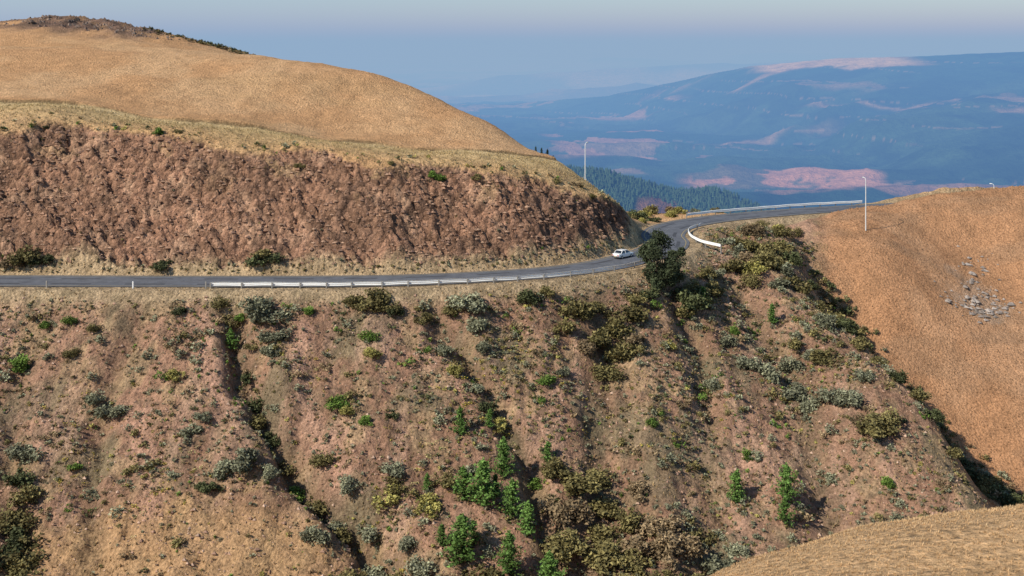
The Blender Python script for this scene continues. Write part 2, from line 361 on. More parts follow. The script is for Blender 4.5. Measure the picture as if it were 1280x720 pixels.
# ------------------------------------------------------------------ guard rails
M_rail=plain('galvanised_painted_steel',(.85,.85,.83),.5,.0,.3,.35,.85,1.05)
M_post=plain('weathered_post',(.3,.28,.25),.8,0,.2,4,.8,1.2)
def guard_path(P,face):
    prof=[(0,.34),(.06,.42),(.06,.50),(0,.58),(0,.64),(.06,.72),(.06,.80),(0,.88),(-.07,.88)]
    P=np.array(P); t=np.gradient(P,axis=0); t/=np.linalg.norm(t,axis=1)[:,None]; nn=np.stack([-t[:,1],t[:,0]],1)*face
    L=np.concatenate([[0],np.cumsum(np.linalg.norm(np.diff(P,axis=0),axis=1))])
    V=[];F=[];k=len(prof)
    for i in range(len(P)):
        dz=.03*math.sin(L[i]*.9)+.03*math.sin(L[i]*.23)
        for (o,z) in prof: q=P[i]+nn[i]*o; V.append((q[0],q[1],z+dz))
        if i:
            for j in range(k-1): a=(i-1)*k+j; F.append((a,a+1,a+k+1,a+k))
    e=bpy.data.objects.new('guard_rail',None); link(e)
    o=link(bpy.data.objects.new('beam',pymesh('beam',V,F,M_rail))); o.parent=e
    V=[];F=[]; last=-99
    for i in range(len(P)):
        if L[i]-last>=3.8:
            last=L[i]; p=P[i]-nn[i]*.14; a_=t[i]*.08; n=nn[i]*.08; b=len(V)
            for z in (-.9,.84):
                for (u,v) in ((-1,-1),(1,-1),(1,1),(-1,1)):
                    q=p+a_*u+n*v; V.append((q[0],q[1],z))
            F+=[(b,b+1,b+5,b+4),(b+1,b+2,b+6,b+5),(b+2,b+3,b+7,b+6),(b+3,b,b+4,b+7),(b+4,b+5,b+6,b+7)]
    o=link(bpy.data.objects.new('posts',pymesh('posts',V,F,M_post))); o.parent=e
def s_at(x,y):
    d,s=road_sd(np.array([float(x)]),np.array([float(y)])); return float(s[0])
def off_path(off,s0,s1): return [ROAD[i]+NRM[i]*off for i in range(len(ROAD)) if s0<=SL[i]<=s1]
guard_path(off_path(-4.95,s_at(-47,176),s_at(25,198)),1)
guard_path(catmull([(38.4,209.5),(36.6,212.3),(35,217),(34.8,224),(36,230),(39,235)]),1)
guard_path(off_path(4.95,s_at(38,248),s_at(84,269)),-1)

# ------------------------------------------------------------------ vegetation primitives
def leafcloud(rng,pts,size,cols,up=0.):
    n=len(pts)
    nr=rng.normal(size=(n,3)); nr[:,2]=np.abs(nr[:,2])+up; nr/=np.linalg.norm(nr,axis=1)[:,None]
    a=rng.normal(size=(n,3)); a-=nr*np.sum(a*nr,1)[:,None]; a/=np.linalg.norm(a,axis=1)[:,None]
    b=np.cross(nr,a)
    s=size*(.6+.8*rng.random(n))[:,None]
    v=np.stack([pts-a*s*.5-b*s*.35,pts+a*s*.6,pts-a*s*.4+b*s*.5],1).reshape(-1,3)
    f=np.arange(3*n).reshape(-1,3); c=np.repeat(cols,3,axis=0)
    return v,f,c
def shrub_arr(seed,base,nl,leaf,h=1.2,lobes=9,var=.35,spread=.75):
    rng=np.random.default_rng(seed)
    L=[]; ex=.8+.4*rng.random()
    for i in range(lobes):
        a=rng.random()*6.283; r=spread*math.sqrt(rng.random()); L.append((r*math.cos(a)*ex,r*math.sin(a)/ex,h*(.1+.65*rng.random())*(1-.6*r),.16+.3*rng.random()**1.5))
    L=np.array(L); pr=L[:,3]**2; k=rng.choice(lobes,nl,p=pr/pr.sum())
    dirn=rng.normal(size=(nl,3)); dirn/=np.linalg.norm(dirn,axis=1)[:,None]; rad=L[k,3]*(.35+.85*rng.random(nl)**.7)
    p=L[k,:3]+dirn*rad[:,None]*np.array([1,1,.95]); p[:,2]=np.abs(p[:,2])
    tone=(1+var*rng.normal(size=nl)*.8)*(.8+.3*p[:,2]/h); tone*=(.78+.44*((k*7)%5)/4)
    c=np.array(base)[None,:]*np.clip(tone,.35,2.2)[:,None]
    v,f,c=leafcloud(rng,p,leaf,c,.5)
    SV=[];SF=[];SC=[]
    for i in range(lobes):
        q=np.array([L[i,0],L[i,1],L[i,2]]); o=len(v)+len(SV); w=.03
        for (ux,uy) in ((-1,-.6),(1,-.6),(0,1)): SV.append((ux*w+q[0]*.1,uy*w+q[1]*.1,-.15))
        SV.append(tuple(q)); SF+=[(o,o+1,o+3),(o+1,o+2,o+3),(o+2,o,o+3)]; SC+=[(.13,.1,.07)]*4
    return np.vstack([v,SV]),np.vstack([f,SF]),np.vstack([c,SC])
def pine_arr(seed,base,h=1.,w=.22,layers=15,per=8,leaf=.042):
    rng=np.random.default_rng(seed); P=[];C=[];V=[];F=[];VC=[]
    for k in range(7):
        a=k/6; rr_=.018*(1-a)+.002
        for j in range(6): V.append((rr_*math.cos(j*1.047),rr_*math.sin(j*1.047),-.08+1.02*a*h)); VC.append((.1,.07,.05))
        if k:
            for j in range(6):
                p=(k-1)*6+j; q=(k-1)*6+(j+1)%6; F+=[(p,q,q+6),(p,q+6,p+6)]
    for i in range(layers):
        t=(i+.5*rng.random()+.2)/layers; z=.03+t*.9; R=w*(1-t)**.7*(.55+.75*rng.random())+.014
        for j in range(per):
            a=rng.random()*6.283; r=R*(.5+.75*rng.random()); 
            tip=np.array([math.cos(a)*r,math.sin(a)*r,z+ r*.9*(rng.random())])
            o=len(V); root=np.array([0,0,z-.02]); sd=np.array([-math.sin(a),math.cos(a),0])*.004
            for q in (root-sd,root+sd,tip): V.append(tuple(q)); VC.append((.07,.05,.03))
            F.append((o,o+1,o+2))
            n=int(12+8*rng.random()); u=rng.random(n)**.6
            pp=root+(tip-root)*u[:,None]+rng.normal(size=(n,3))*.02
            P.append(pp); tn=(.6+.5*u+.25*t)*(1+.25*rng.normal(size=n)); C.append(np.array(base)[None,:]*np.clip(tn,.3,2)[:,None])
    n=20; P.append(np.c_[rng.normal(size=n)*.012,rng.normal(size=n)*.012,.88+.12*rng.random(n)]); C.append(np.ones((n,1))*np.array(base)[None,:]*1.2)
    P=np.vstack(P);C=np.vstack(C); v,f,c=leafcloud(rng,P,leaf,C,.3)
    return np.vstack([V,v]),np.vstack([np.array(F),f+len(V)]),np.vstack([VC,c])
PAL=dict(olive=(.185,.155,.06),dark=(.085,.095,.04),grey=(.225,.225,.14),yellow=(.34,.30,.09),green=(.13,.205,.04),brown=(.25,.18,.10))
SH={}
for i,(k,cb) in enumerate(PAL.items()):
    SH[k]=[]
    for j in range(4):
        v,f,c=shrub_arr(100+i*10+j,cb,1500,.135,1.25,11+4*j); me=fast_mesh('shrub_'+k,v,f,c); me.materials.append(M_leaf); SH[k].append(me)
def put(name,me,x,y,sx,sz=None,rot=None,dz=0):
    o=bpy.data.objects.new(name,me); link(o); z=H1(x,y)
    o.location=(x,y,z+dz); o.scale=(sx,sx*random.uniform(.85,1.15),sz or sx); o.rotation_euler=(0,0,random.uniform(0,6.28) if rot is None else rot); return o
S=[(-21.7,172.4,5.2,'olive'),(-24.5,172.6,4.2,'olive'),(-19,172,4.6,'olive'),(-17.5,171,3.4,'dark'),(-36,169,5.4,'grey'),(-38,170.8,5,'grey'),(-34.5,167,4.6,'grey'),(-35,164.5,3.8,'grey'),(-42,171,4,'olive'),(-40.5,171,2.5,'green'),
(-44.5,172.5,2.6,'olive'),(-71,164.5,3.4,'green'),(-74,163,2.2,'green'),(-58,160,3.4,'grey'),(-56,158.5,3.8,'grey'),(-54,157.4,3.2,'grey'),(-43,153.5,3.4,'grey'),(-42.5,155,2.8,'grey'),(-37,148.5,4.4,'grey'),(-34.5,148,4.6,'grey'),(-38.5,146.5,3.4,'dark'),
(-21,167.5,3.2,'green'),(-20.2,165,2.6,'yellow'),(-24,157.5,2.8,'green'),(-22.5,157,2.2,'yellow'),(-19.5,154.8,2.6,'green'),(-17,155.6,2,'dark'),(-16.5,145.5,4.2,'yellow'),(-14.8,147,3.2,'olive'),(-18,143.5,3.6,'grey'),
(-7,172.5,5,'grey'),(-5,170,4.4,'grey'),(-9.5,172.5,3.2,'olive'),(-3.5,167,3.6,'grey'),(2.5,176.5,4,'dark'),(5.2,177.5,2.8,'olive'),
(10,176.5,5,'olive'),(12.5,179,4.6,'olive'),(15,177,5.8,'olive'),(17.5,179.5,5.2,'olive'),(13,173.5,5.4,'olive'),(16,172.5,4.8,'olive'),(18.5,176,4.6,'brown'),(14,169,4.4,'olive'),(20,182,3.8,'olive'),(11,171,4,'brown'),(8.5,174,3.6,'olive'),
(29,189.5,5.8,'dark'),(31.5,191.5,5.2,'olive'),(34,194.5,4.6,'olive'),(28.5,187,3.8,'olive'),(22,185.5,3.4,'dark'),(36,187,2.6,'green'),
(40,205,5.0,'olive'),(44,211.5,5.0,'brown'),(46,208,5.6,'olive'),(49,210.5,5.2,'olive'),(42.5,215.5,4.0,'grey'),(45,218,4.8,'olive'),(49,217,5.4,'olive'),(52,214,5,'dark'),(42,220,3.4,'grey'),(44,224.5,3.8,'olive'),(48,226,4.2,'brown'),(53,222,5,'olive'),(51,204,5,'olive'),(47.5,201,4.4,'grey'),(53.5,207,4.6,'dark'),(48,233,3.6,'grey'),(52,236,3.8,'olive'),(56,238,3.8,'yellow'),(60,241,3.6,'olive'),(54.5,229,4.6,'olive'),(36,202,3.8,'grey'),(34.5,199.5,3.6,'olive'),(42,202.5,4.4,'olive'),(44,205,4.4,'yellow'),(57,234,3.8,'brown'),(48,213,4.8,'olive'),(51.5,218.5,4.6,'olive'),(50,207,4.4,'grey'),
(55,197,4.6,'olive'),(56,192,4.2,'dark'),(52,191,4,'grey'),(57,186,4,'olive'),(58,181,3.8,'olive'),(59.5,175,3.8,'dark'),(60,170,3.6,'olive'),(61,166,3.4,'dark'),(61.8,161,3,'olive'),(54,201,4.2,'olive'),(62.3,156,2.8,'dark'),
(50,180,5,'olive'),(48.5,182.5,4,'grey'),(52,161,6,'olive'),(53.5,162.5,5,'olive'),(50.5,163.5,4,'brown'),(40,177,5,'grey'),(42.5,175,4.6,'grey'),(37.5,179,4.2,'grey'),(48,170,4.8,'grey'),(45,171.5,4.6,'grey'),(50.5,168.5,4.2,'grey'),(44,182,3.6,'grey'),(35,183,3.6,'grey'),(46,186,3.4,'olive'),(53,172,3.6,'grey'),
(6,151.5,5,'olive'),(9,150,5.4,'olive'),(12,149,5.2,'olive'),(15,147.5,5.4,'olive'),(8,146,5.2,'brown'),(12,144,5.6,'olive'),(16,143,5.4,'brown'),(19,145,5,'brown'),(11,140,5.6,'olive'),(15,139,5.4,'olive'),(19,140,4.8,'brown'),(22,142,4.6,'brown'),(7.5,141.5,4.6,'olive'),(12,153,4.6,'olive'),(17,151,4.2,'brown'),(26,141,4.2,'grey'),(24,146,3.6,'olive'),(4,139,3.6,'dark'),(-3.5,136.8,3.6,'olive'),(9,136.5,4.8,'grey'),(14,136,5,'olive'),(18,136.5,4.6,'olive'),(5,148,4,'brown'),(28,144,3.4,'grey'),(22,137,4,'olive'),
(-62,143,5,'olive'),(-60,140,5,'olive'),(-64,148,4.6,'dark'),(-62,138,5.2,'dark'),(-58.5,136.8,4.4,'olive'),(-65,151.5,4,'grey'),(-62.5,146,4.2,'olive'),(-63,141,5,'dark'),
(-36.5,160,3.8,'dark'),(-35,158,3.8,'olive'),(-33,155.5,3.4,'dark'),(-30.5,152.5,3.6,'olive'),(-28.5,149.5,3.8,'green'),(-26,147,3.8,'olive'),(-23.5,145,3.8,'grey'),(-21.5,143,4,'olive'),(-25,151,3.2,'olive'),(-17.5,139.5,4.2,'grey'),(-14,138,4.2,'olive'),(-10.5,137,3.8,'grey'),(-37.5,164.5,3.8,'dark'),(-31,147.5,2.8,'grey'),(-21,147,3.4,'grey'),(-13,141,3.8,'grey'),(-19,136.5,4,'olive'),(-38.5,167,3.4,'olive'),(-24,140,3.2,'grey'),(-16,149,3,'grey'),
(-13.5,171,3,'olive'),(-10,166.5,3,'grey'),(-8,163.5,2.6,'yellow'),(3,152,2.6,'green'),(-2,157.5,2.4,'yellow'),(5,163.5,2.8,'green'),(8,166,2.8,'grey'),(-6,161,2.8,'grey'),(-4,158,2.6,'dark'),
(-10.5,144,3.6,'yellow'),(-9,148,3.4,'olive'),(-5,150,3.,'grey'),(30,172,3,'grey'),(25,166,2.6,'brown'),(-66,169,2.4,'green'),(-50,170.5,2.4,'dark'),(-70,170,2.,'green'),(-64,165,2.2,'olive'),(-62,168,2.4,'olive'),(-58,150,2.2,'green'),(-48,161,2.2,'yellow'),(-31,171,2.4,'green'),(20,160,2.2,'green'),(24,176,2.4,'yellow'),(33,160,2.4,'green'),(50,153,2.4,'green'),
(-77,187.4,4.2,'dark'),(-80,187.5,4.6,'olive'),(-57,186.8,3.6,'dark'),(-40,186.9,4.6,'dark'),(-41.5,187.6,3.8,'olive'),(-83,187.5,3.4,'brown'),(-14,200.5,2.4,'green'),(-12.5,200,2,'green'),(-64,204.3,2.2,'green'),(-21,199.5,1.8,'olive'),(-6,200.5,2.2,'olive'),(-37.5,200,1.8,'olive'),(-84,206,1.8,'dark'),(-60,204.5,1.4,'olive'),
(8.2,209,2.,'olive'),(12,212,2.2,'brown'),(15,210.5,1.8,'olive'),
(27,240,2.6,'yellow'),(31,247,3.2,'dark'),(35,254,3.4,'yellow'),(32,258,3.6,'olive'),(38,259,3.2,'yellow'),(28,252,3.4,'dark'),(25,247,3.2,'olive'),(42,260,3,'grey'),(23,238,2.6,'olive'),(47,262,2.8,'olive'),(30,256,3.6,'yellow'),(36,261,3.6,'brown'),(26,250,3.4,'dark'),
(66,207,3.6,'dark'),(70,202,3.6,'olive'),(74,198,3.6,'dark'),(79,193.5,3.8,'olive'),(83,190,4,'dark'),(63,214,3.4,'olive'),(61,221,3.4,'olive'),(77,190,4,'dark'),(87,192,3.4,'olive'),(60,226,3,'dark'),(72,194,4,'dark'),(85,184,4.4,'dark')]
for (x,y,w,k) in S:
    x+=random.uniform(-.5,.5); y+=random.uniform(-.5,.5) if not 180<y<188 or x>0 else 0
    w*=random.uniform(.85,1.15)
    put('shrub',random.choice(SH[k]),x,y,w*.55,w*.5*random.uniform(.75,1.15),dz=-.15)
PM=[]
for j in range(5):
    v,f,c=pine_arr(300+j,(.10,.175,.04),w=.2+.035*j); me=fast_mesh('pine_tree',v,f,c); me.materials.append(M_leaf); PM.append(me)
for i,(x,y,h) in enumerate([(-7,154,4.4),(-1.1,150.5,5.2),(-3.6,145,6.6),(-6.2,145.8,5),(0,144.3,4.8),(2,142,4.8),(-6.3,138.2,6.8),(-.4,137,5.6),(4.6,137.3,4.8),(4.8,153,3.2),(-3.1,155.8,2.8),(29.8,151.5,4.6),(36.5,151,5.8),(35.3,147.3,3.8),(31.8,190,3.4),(43.8,191,4),(-11,147,2.4),(-8.6,139.5,3),(-41.5,168,3.4),(-4.8,140.5,3.4),(-2.2,146.5,3.6)]):
    o=put('pine_tree',PM[i%5],x,y,h,h); o.scale=(h*random.uniform(1.05,1.35),h*random.uniform(1.05,1.35),h*random.uniform(.9,1.05)); o.rotation_euler[0]=random.uniform(-.06,.06)
v,f,c=pine_arr(333,(.03,.05,.025),w=.24); me=fast_mesh('pine_tree_dark',v,f,c); me.materials.append(M_leaf)
for (x,y,h) in [(6.2,238,1.9),(7.4,238,2.4),(8.6,237.5,1.8),(5,239,1.5)]: put('pine_tree',me,x,y,h,h)

def broad_tree(seed,h,w,base):
    rng=np.random.default_rng(seed); V=[];F=[];VC=[]
    def limb(p,q,r0,r1):
        p=np.array(p);q=np.array(q); ax=q-p; ax/=np.linalg.norm(ax); u=np.cross(ax,[.3,.9,.1]); u/=np.linalg.norm(u); w_=np.cross(ax,u); o=len(V)
        for pt,r in ((p,r0),(q,r1)):
            for j in range(7): a=j*6.283/7; V.append(tuple(pt+u*r*math.cos(a)+w_*r*math.sin(a))); VC.append((.1,.075,.055))
        for j in range(7): a=o+j;b=o+(j+1)%7; F.extend([(a,b,b+7),(a,b+7,a+7)])
    limb((0,0,-.5),(.1,0,h*.3),.3,.22)
    L=[]
    for i in range(44):
        a=rng.random()*6.283; zz=h*(.06+.86*rng.random()); R=w*.5*math.sqrt(max(.05,1-((zz/h-.5)/.6)**2))*.85*math.sqrt(rng.random())
        q=(R*math.cos(a),R*math.sin(a),zz); L.append((*q,.6+.7*rng.random())); limb((.1,0,h*.05+.3*zz*.5),q,.1,.03)
    L=np.array(L); n=16000; k=rng.integers(0,44,n); dr=rng.normal(size=(n,3)); dr/=np.linalg.norm(dr,axis=1)[:,None]
    p=L[k,:3]+dr*(L[k,3]*(.5+.7*rng.random(n)))[:,None]
    c=np.array(base)[None,:]*np.clip((1+.3*rng.normal(size=n))*(.7+.5*(k%4)/3),.3,2)[:,None]
    v,f,c=leafcloud(rng,p,.28,c)
    return np.vstack([V,v]),np.vstack([np.array(F),f+len(V)]),np.vstack([VC,c])
v,f,c=broad_tree(8,9.8,8.0,(.065,.08,.04)); me=fast_mesh('tree',v,f,c); me.materials.append(M_leaf)
put('tree',me,24.9,189,1,1,0)

# ------------------------------------------------------------------ masses
def replicate(vars_,pos,scl,kinds,tone,zs=1.):
    Vs=[];Fs=[];Cs=[];off=0
    for k,(v,f,c) in enumerate(vars_):
        m=np.where(kinds==k)[0]
        if not len(m): continue
        a=RNG.random(len(m))*6.283; ca=np.cos(a)[:,None];sa=np.sin(a)[:,None]; s=scl[m][:,None]
        x=(v[None,:,0]*ca-v[None,:,1]*sa)*s+pos[m,0][:,None]; y=(v[None,:,0]*sa+v[None,:,1]*ca)*s+pos[m,1][:,None]; z=v[None,:,2]*s*zs+pos[m,2][:,None]
        Vs.append(np.stack([x,y,z],2).reshape(-1,3)); Fs.append((f[None]+ (np.arange(len(m))*len(v))[:,None,None]).reshape(-1,3)+off); off+=len(m)*len(v)
        Cs.append((c[None]*tone[m][:,None,None]).reshape(-1,3))
    return np.vstack(Vs),np.vstack(Fs),np.vstack(Cs)
def mass(name,vars_,x,y,scl,kinds,z=None,mat=None,zs=1.):
    z=height(x,y) if z is None else z
    v,f,c=replicate(vars_,np.stack([x,y,z],1),scl,kinds,.75+.5*RNG.random(len(x)),zs)
    me=fast_mesh(name,v,f,c); me.materials.append(mat or M_leaf); link(bpy.data.objects.new(name,me))
def tuft_arr(seed,base,n=12,spread=.35,h=1.):
    rng=np.random.default_rng(seed); V=[];F=[];C=[]
    for i in range(n):
        a=rng.random()*6.283; r=spread*.4*rng.random(); p=np.array([r*math.cos(a),r*math.sin(a),-.05]); t=p+np.array([math.cos(a)*spread*rng.random(),math.sin(a)*spread*rng.random(),h*(.5+.5*rng.random())])
        sd=np.array([-math.sin(a),math.cos(a),0])*.09; o=len(V); V+=[p-sd,p+sd,t]; F.append((o,o+1,o+2)); tn=.7+.6*rng.random(); C+=[np.array(base)*tn]*3
    return np.array(V),np.array(F),np.array(C)
small=[shrub_arr(500+i,PAL[k],28,.40,.95,4,spread=.55) for i,k in enumerate(['grey','olive','grey','brown','yellow','dark','green','olive'])]
inpatch=lambda x,y:(((x+40)/24)**2+((y-138.5)/7.5)**2<1)
n=42000; x=RNG.uniform(-82,63,n); y=RNG.uniform(133,236,n)
d,_=road_sd(x,y); dens=.48+1.1*fbm(x/6,y/8,3,301)
ok=(d<-8.2)&(x<ridge_x(y)+1)&(RNG.random(n)<dens)&~(inpatch(x,y)&(RNG.random(n)<.8))
x=x[ok];y=y[ok]; n=len(x); sc_=.18+.5*RNG.random(n)**2.0
mass('scrub',small,x,y,sc_,RNG.choice(8,n,p=[.25,.17,.15,.2,.08,.04,.04,.07]))
n=3600; x=RNG.uniform(-82,62,n); y=RNG.uniform(134,236,n); d,_=road_sd(x,y)
ok=(d<-9)&(x<ridge_x(y))&(RNG.random(n)<.33+1.3*fbm(x/7,y/9,3,302)+.25*(x>20))&~(inpatch(x,y)&(RNG.random(n)<.8))
x=x[ok];y=y[ok];n=len(x)
med=[shrub_arr(540+i,PAL[k],170,.21,1.05,7) for i,k in enumerate(['grey','olive','grey','brown','dark','green'])]
mass('low_bushes',med,x,y,.45+.95*RNG.random(n)**1.8,RNG.choice(6,n,p=[.26,.27,.14,.2,.06,.07]))
cx=np.array([-46,-45,-12,-10,-4,-2,0,-15,20,2,-60,-58,-30,10,30]); cy=np.array([149,146,148,152,160,166,156,142,158,170,158,150,164,162,168])
n=520; k=RNG.integers(0,len(cx),n); x=cx[k]+RNG.normal(size=n)*3; y=cy[k]+RNG.normal(size=n)*2.5
fl=[shrub_arr(700,(.60,.47,.10),30,.3,.9,5),shrub_arr(701,(.48,.42,.18),34,.3,.9,5)]
mass('yellow_flowering_bushes',fl,x,y,.22+.5*RNG.random(n)**2,RNG.integers(0,2,n))
tf=[tuft_arr(600,(.52,.38,.20)),tuft_arr(601,(.42,.28,.145)),tuft_arr(602,(.58,.43,.235)),tuft_arr(603,(.31,.24,.13))]
n=26000; x=RNG.uniform(-84,66,n); y=RNG.uniform(133,238,n); d,_=road_sd(x,y)
ok=(d<-6.4)&(x<ridge_x(y)+3)&(RNG.random(n)<.6+.6*fbm(x/5,y/5,2,303)); x=x[ok];y=y[ok]; n=len(x)
mass('dry_grass_tufts',tf,x,y,.2+.34*RNG.random(n),RNG.integers(0,4,n))
n=6000; x=RNG.uniform(-105,22,n); y=RNG.uniform(196,225,n); z,mm=height(x,y,True)
ok=(mm['bank']<.3)&(mm['d']>6)&(mm['dt']<-1.2); x=x[ok];y=y[ok];z=z[ok]
tb=[tuft_arr(605,(.66,.49,.25)),tuft_arr(606,(.56,.41,.20)),tuft_arr(607,(.70,.54,.29)),tuft_arr(608,(.42,.32,.16))]
mass('bank_top_grass',tb,x,y,.2+.3*RNG.random(len(x)),RNG.integers(0,4,len(x)),z)
n=900; x=RNG.uniform(-105,22,n); y=RNG.uniform(196,222,n); z,mm=height(x,y,True)
ok=(mm['bank']<.6)&(mm['d']>6)&(mm['lip']>.5); x=x[ok];y=y[ok];z=z[ok]
mass('bank_top_scrub',small,x,y,.25+.8*RNG.random(len(x))**2,RNG.choice(8,len(x)),z)
n=420; x=RNG.uniform(-92,20,n); y=RNG.uniform(188,208,n); z,mm=height(x,y,True); ok=(mm['bank']>.5)&(RNG.random(n)<.45); x=x[ok];y=y[ok];z=z[ok]
mass('bank_face_plants',small+tf,x,y,.25+.4*RNG.random(len(x))**2,RNG.choice(12,len(x)),z)
n=700; s0=RNG.uniform(s_at(-90,181),s_at(24,205),n); k=np.searchsorted(SL,s0); o_=5.2+1.3*RNG.random(n); x=ROAD[k,0]+NRM[k,0]*o_; y=ROAD[k,1]+NRM[k,1]*o_
mass('roadside_grass',tf+small[:2],x,y,.25+.35*RNG.random(n),RNG.integers(0,6,n))
n=9000; x=RNG.uniform(58,125,n); y=RNG.uniform(178,262,n); d,_=road_sd(x,y); ok=(d<-6)&(x>ridge_x(y)+1); x=x[ok];y=y[ok]
rt=[tuft_arr(610,(.50,.30,.17)),tuft_arr(611,(.42,.25,.135)),tuft_arr(612,(.56,.36,.2))]
mass('hill_grass_tufts',rt,x,y,.2+.25*RNG.random(len(x)),RNG.integers(0,3,len(x)))
n=420; t_=RNG.random(n); x=np.interp(t_,[0,.4,1],[61,71,88])+RNG.normal(size=n)*1.8; y=np.interp(t_,[0,.4,1],[224,204,186])+RNG.normal(size=n)*1.8
mass('gully_bushes',med,x,y,.6+1.1*RNG.random(n),RNG.choice(6,n,p=[.05,.35,.05,.2,.33,.02]))
n=26000; x=RNG.uniform(3,34,n); y=RNG.uniform(31,58,n)
ft=[tuft_arr(620+i,c_,9,.5,1.) for i,c_ in enumerate([(.74,.50,.27),(.68,.45,.235),(.78,.56,.32)])]
mass('foreground_grass',ft,x,y,.05+.09*RNG.random(n),RNG.integers(0,3,n))
def stone_arr(seed,base):
    rng=np.random.default_rng(seed); v=np.array([(1,0,0),(-1,0,0),(0,1,0),(0,-1,0),(0,0,.7),(0,0,-.7)],float)*(.5+.8*rng.random((6,1)))
    f=np.array([(0,2,4),(2,1,4),(1,3,4),(3,0,4),(2,0,5),(1,2,5),(3,1,5),(0,3,5)]); return v,f,np.ones((6,1))*np.array(base)[None,:]
def stonemat():
    m,nt,b=newmat('stone'); at=N(nt,'ShaderNodeAttribute',attribute_name='Col'); b.inputs['Roughness'].default_value=.9; f,_=noise_fac(nt,4,.75,1.25)
    vs=N(nt,'ShaderNodeVectorMath',operation='SCALE'); nt.links.new(at.outputs['Color'],vs.inputs[0]); nt.links.new(f,vs.inputs['Scale']); nt.links.new(vs.outputs[0],b.inputs['Base Color']); return m
M_st=stonemat()
st=[stone_arr(i,c_) for i,c_ in enumerate([(.40,.25,.175),(.33,.2,.135),(.45,.31,.225),(.24,.16,.115)])]
n=22000; x=RNG.uniform(-88,62,n); y=RNG.uniform(133,236,n); d,_=road_sd(x,y); ok=(d<-7.5)&(x<ridge_x(y)+1)&(RNG.random(n)<.6-.8*fbm(x/7,y/9,3,301)); x=x[ok];y=y[ok]
mass('scree_stones',st,x,y,.1+.32*RNG.random(len(x))**2.2,RNG.integers(0,4,len(x)),mat=M_st)
n=12000; x=RNG.uniform(-95,24,n); y=RNG.uniform(184,214,n); z,mm=height(x,y,True); ok=mm['bank']>.5; x=x[ok];y=y[ok];z=z[ok]
sb=[stone_arr(40+i,c_) for i,c_ in enumerate([(.31,.18,.115),(.25,.15,.10),(.37,.235,.155),(.17,.105,.078)])]
mass('bank_rubble',sb,x,y,.12+.45*RNG.random(len(x))**2.2,RNG.integers(0,4,len(x)),z-.1,mat=M_st)
sg=[stone_arr(20+i,c_) for i,c_ in enumerate([(.30,.25,.215),(.34,.29,.25),(.23,.19,.16)])]
n=260; k=RNG.choice(5,n,p=[.4,.2,.15,.1,.15]); x=np.array([92.5,95.5,97.5,88.5,98])[k]+RNG.normal(size=n)*1.9; y=np.array([227,232,238,226,228])[k]+RNG.normal(size=n)*1.7
mass('rock_outcrop',sg,x,y,.2+1.1*RNG.random(n)**2.4,RNG.integers(0,3,n),height(x,y)-.1,mat=M_st,zs=.6)
sd_=[stone_arr(30+i,c_) for i,c_ in enumerate([(.17,.115,.09),(.24,.17,.13),(.12,.09,.075)])]
n=2000; x=RNG.uniform(-200,-92,n); y=RNG.uniform(375,412,n); z,mm=height(x,y,True); ok=mm['summ']>.5; x=x[ok];y=y[ok];z=z[ok]
mass('summit_rocks',sd_,x,y,.3+1.0*RNG.random(len(x))**2,RNG.integers(0,3,len(x)),z-.3,mat=M_st)
n=260; x=RNG.uniform(-125,-82,n); y=RNG.uniform(385,405,n); mass('summit_scrub',small,x,y,.6+.9*RNG.random(n),RNG.choice([1,3,5,7],n))
def cone(seed):
    rng=np.random.default_rng(seed); V=[];F=[]
    for (z0,z1,r) in ((0,.6,.3),(.35,.82,.24),(.6,1,.16)):
        o=len(V)
        for j in range(6): a=j*1.047; q=r*(.8+.4*rng.random()); V.append((q*math.cos(a),q*math.sin(a),z0))
        V.append((0,0,z1)); F+=[(o+j,o+(j+1)%6,o+6) for j in range(6)]
    return np.array(V,float),np.array(F),np.ones((len(V),1))*np.array([.04,.08,.05])[None,:]
n=16000; x=RNG.uniform(20,800,n); y=RNG.uniform(1650,2090,n); ok=((x-265)/60)**2+((y-1930)/55)**2+.3*fbm(x/40,y/40,2,9)>1; x=x[ok];y=y[ok]
mass('distant_pine_plantation',[cone(1),cone(2)],x,y,4+6*RNG.random(len(x)),RNG.integers(0,2,len(x)),far_h(x,y)-.5)

# ------------------------------------------------------------------ street lamps
M_pole=plain('galvanised_pole',(.7,.7,.68),.4,.1,.5,2,.9,1.05)
def lamp(x,y,h,ang):
    z=H1(x,y); V=[];F=[]
    def tube(pts,rs,n=8):
        o=len(V)
        for i,(p,r) in enumerate(zip(pts,rs)):
            p=Vector(p); q=Vector(pts[min(i+1,len(pts)-1)])-Vector(pts[max(i-1,0)]); q.normalize(); u=q.cross(Vector((0,1,.01))).normalized(); w=q.cross(u)
            for j in range(n): a=6.283*j/n; V.append(tuple(p+u*r*math.cos(a)+w*r*math.sin(a)))
            if i:
                for j in range(n): a=o+(i-1)*n+j;b=o+(i-1)*n+(j+1)%n; F.append((a,b,b+n,a+n))
    tube([(0,0,-.5),(0,0,h*.5),(0,0,h-.5),(.1,0,h-.1),(.3,0,h),(.5,0,h+.03)],[.13,.1,.075,.06,.05,.05])
    tube([(.4,0,h+.04),(.45,0,h+.04),(.8,0,h+.05),(1.0,0,h+.03),(1.02,0,h+.03)],[.02,.1,.13,.08,.01])
    e=bpy.data.objects.new('street_lamp',None); link(e); e.location=(x,y,z); e.rotation_euler=(0,0,ang)
    o=link(bpy.data.objects.new('pole_and_head',pymesh('pole_and_head',V,F,M_pole))); o.parent=e
lamp(14.6,227,7.7,0.9); lamp(74,238,11.0,2.0); lamp(116.5,275,4.2,2.6)

